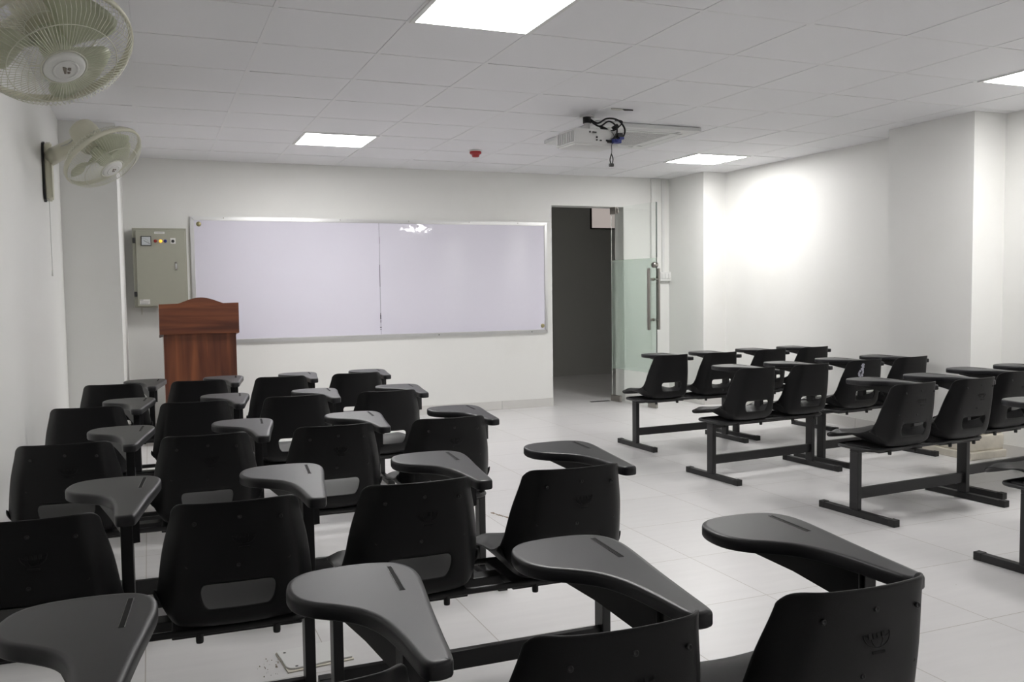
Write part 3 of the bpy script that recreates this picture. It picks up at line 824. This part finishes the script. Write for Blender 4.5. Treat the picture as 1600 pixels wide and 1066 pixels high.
TAB_Z = .697
def tablet_meshes():
    P = [(.241, .105), (.253, .20), (.268, .32), (.284, .43), (.293, .51), (.288, .565), (.262, .605), (.210, .622), (.140, .622), (.084, .608), (.050, .575), (.035, .52), (.039, .465), (.066, .420), (.106, .388), (.143, .350), (.167, .295), (.180, .22), (.186, .14), (.190, .100), (.203, .084), (.228, .086)]
    out = catmull([(a, b, 0) for a, b in P], 5)
    n = len(out)
    nr = []
    for i in range(n):
        t = (out[(i + 1) % n] - out[i - 1]).normalized(); nr.append(Vector((-t.y, t.x, 0)))   # inward for CCW
    bm = bmesh.new(); rings = []
    for ins, z in ((.010, 0), (.002, .0015), (0, .005), (0, .0225), (.0012, .0265), (.0042, .0288), (.012, .0296)):
        rings.append([bm.verts.new((out[i].x + nr[i].x * ins, out[i].y + nr[i].y * ins, TAB_Z + z)) for i in range(n)])
    for a, b in zip(rings, rings[1:]):
        for i in range(n): bm.faces.new((a[i], a[(i + 1) % n], b[(i + 1) % n], b[i])).smooth = True
    bm.faces.new(rings[0][::-1]); bm.faces.new(rings[-1])
    me = bpy.data.meshes.new('writing_tablet'); bm.to_mesh(me); bm.free(); me.materials.append(MAT['tablet'])
    # pen groove: flush dark strip paints the recess shade, raised glossy lips add bright edges
    m = MB(); zt = TAB_Z + .0293
    a = Vector((.246, .575, zt)); b = Vector((.238, .425, zt)); d = (b - a).normalized(); s = Vector((-d.y, d.x, 0))
    def quadbox(c0, c1, hw, z0, z1, mi):
        vs = [m.bm.verts.new((p.x + s.x * w_, p.y + s.y * w_, z)) for z in (z0, z1) for p, w_ in ((c0, -hw), (c0, hw), (c1, hw), (c1, -hw))]
        for q in ((3, 2, 1, 0), (4, 5, 6, 7), (0, 1, 5, 4), (1, 2, 6, 5), (2, 3, 7, 6), (3, 0, 4, 7)): m.bm.faces.new([vs[k] for k in q]).material_index = mi
    quadbox(a, b, .0044, zt - .001, zt + .0006, 0)
    quadbox(a + s * .0050, b + s * .0050, .0007, zt - .001, zt + .0012, 1); quadbox(a - s * .0050, b - s * .0050, .0007, zt - .001, zt + .0012, 1)
    bmesh.ops.recalc_face_normals(m.bm, faces=m.bm.faces[:])
    g = m.mesh('pen_groove', [MAT['groove'], MAT['groove_lip']])
    # gusset under the tablet, running from the post towards the head
    m = MB(); c0 = Vector((.226, LEG_Y - .02, 0)); c1 = Vector((.120, .53, 0)); dd = (c1 - c0).normalized(); sd_ = Vector((-dd.y, dd.x, 0)); hw = .016
    L_ = (c1 - c0).length
    prof = [(0, TAB_Z + .002), (L_, TAB_Z + .002), (L_, TAB_Z - .010), (L_ * .5, TAB_Z - .040), (.0, TAB_Z - .085)]
    A = [m.bm.verts.new((c0 + dd * x + sd_ * hw) + Vector((0, 0, z))) for x, z in prof]; B = [m.bm.verts.new((c0 + dd * x - sd_ * hw) + Vector((0, 0, z))) for x, z in prof]
    k = len(prof); m.bm.faces.new(A); m.bm.faces.new(B[::-1])
    for i in range(k): m.bm.faces.new((A[i], B[i], B[(i + 1) % k], A[(i + 1) % k]))
    bmesh.ops.recalc_face_normals(m.bm, faces=m.bm.faces[:])
    gs = m.mesh('gusset', MAT['steel_black'])
    return me, g, gs
ME_TAB, ME_GROOVE, ME_GUSSET = tablet_meshes()

def tube_box(x0, x1, y0, y1, z0, z1): return MB().box(x0, x1, y0, y1, z0, z1, .003)
ME_LEG = tube_box(-.015, .015, -.03, .03, .036, .358).mesh('leg', MAT['steel_black'])
ME_FOOT = tube_box(-.019, .019, -.265, .235, 0, .036).mesh('foot', MAT['steel_black'])
ME_CAP = MB().box(-.021, .021, -.020, .020, 0, .039, .003).mesh('end_cap', MAT['rubber'])
ME_RAIL = tube_box(-LEG_X - .015, LEG_X + .015, LEG_Y - .03, LEG_Y + .03, .358, .386).mesh('seat_rail', MAT['steel_black'])
ME_STR = tube_box(-LEG_X + .015, LEG_X - .015, LEG_Y - .013, LEG_Y + .013, .095, .155).mesh('stretcher', MAT['steel_black'])
ME_POST = tube_box(-.0155, .0155, -.029, .029, .386, TAB_Z + .001).mesh('tablet_post', MAT['steel_black'])
def loop_mesh():
    m = MB(); pts = []
    xl, xr, y0, y1, r = -LEG_X - .030, LEG_X - .015, .125, .385, .05
    for cx, cy, a0 in ((xr - r, y1 - r, 0), (xl + r, y1 - r, 90), (xl + r, y0 + r, 180), (xr - r, y0 + r, 270)):
        for k in range(6):
            a = math.radians(a0 + 18 * k); pts.append((cx + r * math.cos(a), cy + r * math.sin(a), .388))
    m.tube(pts, .010, 8, closed=True)
    return m.mesh('seat_loop', MAT['steel_black'])
ME_LOOP = loop_mesh()
ME_BOLT = MB().lathe([(0, .357), (.009, .357), (.010, .362), (.010, .380), (.006, .392), (0, .392)], 10).mesh('bolt', MAT['rubber'])
ME_PAD = MB().box(-.17, .17, .135, .39, .368, .3915, .004).mesh('seat_pad', MAT['steel_black'])
# rivets and moulded emblem on the rear of the shell
def rear_y(z):   # rear surface of the backrest centre line
    pts = [(.757, 0), (.68, .014), (.60, .030), (.53, .044), (.475, .055), (.43, .070)]
    for (za, ya), (zb, yb) in zip(pts, pts[1:]):
        if zb <= z <= za: return ya + (yb - ya) * (za - z) / (za - zb)
    return .05
RX = Matrix.Rotation(math.pi / 2, 4, 'X')
ME_RIVET = MB().lathe([(0, .0006), (.0022, .0006), (.0030, .0016), (.0046, .0018), (.0055, .0006), (.0055, -.002)], 14, RX).mesh('rivet', MAT['rivet'])
def emblem_mesh():
    m = MB()
    def ov(rx, rz, tk, n=28, a0=0, a1=360):
        pts = [(rx * math.cos(math.radians(a0 + (a1 - a0) * k / n)), 0, rz * math.sin(math.radians(a0 + (a1 - a0) * k / n))) for k in range(n + (0 if a1 - a0 == 360 else 1))]
        m.tube(pts, tk, 6, closed=(a1 - a0 == 360))
    ov(.030, .024, .0010); ov(.014, .024, .0007); ov(.030, .007, .0007)
    for k in range(4): m.box(-.019 + k * .010, -.012 + k * .010, -.0012, .001, -.008, .007)
    m.box(-.014, .014, -.0012, .001, -.034, -.029)
    return m.mesh('emblem', MAT['plastic'])
ME_EMB = emblem_mesh()

def make_bench(detail):
    root = bpy.data.objects.new('tablet_bench', None); COL.objects.link(root); root.empty_display_size = .1
    for s in (-1, 1):
        linkmesh('leg', ME_LEG, root, (s * LEG_X, LEG_Y, 0))
        ft = linkmesh('foot', ME_FOOT, root, (s * LEG_X, LEG_Y, 0))
        linkmesh('end_cap', ME_CAP, ft, (0, -.262, 0)); linkmesh('end_cap', ME_CAP, ft, (0, .232, 0))
    linkmesh('seat_rail', ME_RAIL, root); linkmesh('stretcher', ME_STR, root); linkmesh('seat_loop', ME_LOOP, root)
    for s in (-1, 1):
        x = s * S_X
        linkmesh('seat_pad', ME_PAD, root, (x, 0, 0))
        sh = linkmesh('seat_shell', ME_SHELL, root, (x, 0, 0))
        for bx in (-.10, .10): linkmesh('bolt', ME_BOLT, root, (x + bx, .125, 0))
        if detail:
            for rx, rz in ((-.105, .705), (.005, .715), (.108, .705), (-.125, .59), (.0, .583), (.128, .59)):
                linkmesh('rivet', ME_RIVET, sh, (rx, rear_y(rz) + .0085 * min(1, abs(rx) / .13) ** 2 - .0005 + (.004 if abs(rx) > .12 else 0), rz), (-.19, 0, 0))
            linkmesh('emblem', ME_EMB, sh, (.015, rear_y(.665) + .0005, .665), (-.19, 0, 0))
        tb = linkmesh('writing_tablet', ME_TAB, root, (x, 0, 0))
        linkmesh('pen_groove', ME_GROOVE, tb); linkmesh('gusset', ME_GUSSET, tb)
        linkmesh('tablet_post', ME_POST, root, (x + .208, LEG_Y, 0))
    return root
NEAR = make_bench(True); FAR = make_bench(False)
used = set()
def bench(x, y, rz, label, near, group):
    src = NEAR if near else FAR
    if src.name in used: o = copy_tree(src)
    else: o = src; used.add(src.name); CH[src.name] = kids(src)
    # copies are taken from a placed source, so every copy is placed afresh
    o.location = (x, y, 0); o.rotation_euler = (0, 0, rz)
    return tag(o, label, 'bench', group)
GL, GR = 'two-seat tablet benches of the fan-side block', 'two-seat tablet benches of the door-side block'
rows_L = [  # back-top Y, wall-side bench x, aisle-side bench x
    (5.71, .025, 1.005), (4.60, -.050, .930), (3.50, -.060, .917), (2.345, -.050, .928), (1.185, -.070, .926)]
WORD = ['first', 'second', 'third', 'fourth', 'fifth']
for k, (y, xa, xb) in enumerate(rows_L):
    bench(xa, y, -.03, f'black two-seat tablet bench by the fan wall, {WORD[k]} row from the whiteboard', k >= 2, GL)
    b = bench(xb, y - .005, -.015, f'black two-seat tablet bench at the aisle, {WORD[k]} row of the fan-wall block', k >= 2, GL)
    if k == 4:                                  # its tablets sit pushed a little towards the fan wall
        for c in kids(b):
            if c.name.startswith('writing_tablet'): c.location.x -= .032
rows_R = [(5.97, 4.065, .040, 6.075, 5.115, .07), (4.745, 3.935, .075, 4.86, 4.965, .085), (3.575, 4.075, .065, 3.78, 5.12, .08)]
RB = []
for k, (ya, xa, ra, yb, xb, rb) in enumerate(rows_R):
    a = bench(xa, ya, ra, f'black two-seat tablet bench at the aisle, {WORD[k]} row of the door-side block', k == 2, GR)
    b = bench(xb, yb, rb, ['black two-seat tablet bench by the wall, first row of the door-side block', 'black two-seat tablet bench by the wall with a pale smear on one backrest', 'black two-seat tablet bench by the wall pilaster, third row of the door-side block'][k], k == 2, GR)
    RB.append((a, b))
bench(4.02, 2.48, .06, 'black tablet bench cut by the right photo edge, fourth row of the door-side block', True, GR)

# pale smeared mark on the backrest of the second-row wall-side bench
shell = [c for c in kids(RB[1][1]) if c.name.startswith('seat_shell')]
shell = min(shell, key=lambda c: c.location.x)
m = MB(); rr = random.Random(5)
blobs = [(-.075, .722, .015, .011), (-.070, .708, .011, .010), (-.078, .695, .013, .009), (-.092, .680, .012, .009), (-.100, .664, .009, .012), (-.094, .650, .010, .008), (-.068, .685, .008, .014), (-.064, .668, .009, .011), (-.070, .648, .012, .010), (-.083, .642, .008, .006), (-.080, .66, .003, .006)]
for bx, bz_, rx, rz in blobs:
    n = 14; j = [rr.uniform(.75, 1.2) for _ in range(n)]
    pts = [(bx + rx * j[k] * math.cos(2 * math.pi * k / n), bz_ + rz * j[k] * math.sin(2 * math.pi * k / n)) for k in range(n)]
    vs = [m.bm.verts.new((x, rear_y(z) + .010 * min(1, abs(x) / .14) ** 2 - .0012, z)) for x, z in pts]
    m.bm.faces.new(vs)
mk = m.build('paint_smear', MAT['mark'], shell); mk['label'] = 'pale grey smeared paint mark'

# ------------------------------------------------------------------ things on the floor
fp = thing('floor_plate', 'loose white plate with screw holes lying on the floor between benches', 'plate', (.50, 3.10, 0), .10)
m = MB(); m.box(-.115, .115, -.085, .10, 0, .005, .001); m.build('base_plate', MAT['plaster'], fp)
m = MB(); m.prism([(-.112, -.05), (-.105, -.066), (-.09, -.075), (.112, -.075), (.112, .097), (-.112, .097)], 'z', .005, .011, .001); m.build('top_plate', MAT['white_plastic'], fp)
for x, y in ((-.09, .07), (-.08, -.062)):
    mt = Matrix.Translation((x, y, .011)); MB().lathe([(0, .0008), (.005, .0006), (.0055, 0)], 12, mt).build('screw_hole', MAT['panel_dark'], fp)
m = MB(); r5 = random.Random(11)
for _ in range(26):
    x, y = r5.uniform(.30, .44), r5.uniform(3.0, 3.16)
    if .385 < x: x = .375 - r5.random() * .05
    s_ = r5.uniform(.001, .0035); m.box(x, x + s_, y, y + s_, 0, s_)
o = m.build('grit', MAT['gritty']); o['label'] = 'scattered brown grit on the floor beside the loose white plate'; o['category'] = 'dirt'; o['kind'] = 'stuff'
m = MB()
for k in range(12):
    t = k / 11; m.box(1.79 + .05 * t + r5.uniform(-.004, .004), 1.80 + .05 * t + r5.uniform(-.004, .006), 4.72 - .17 * t, 4.73 - .17 * t + .01, 0, .0012)
o = m.build('floor_scrape', MAT['gritty']); tag(o, 'brown scraped mark on the floor in the centre aisle', 'mark')
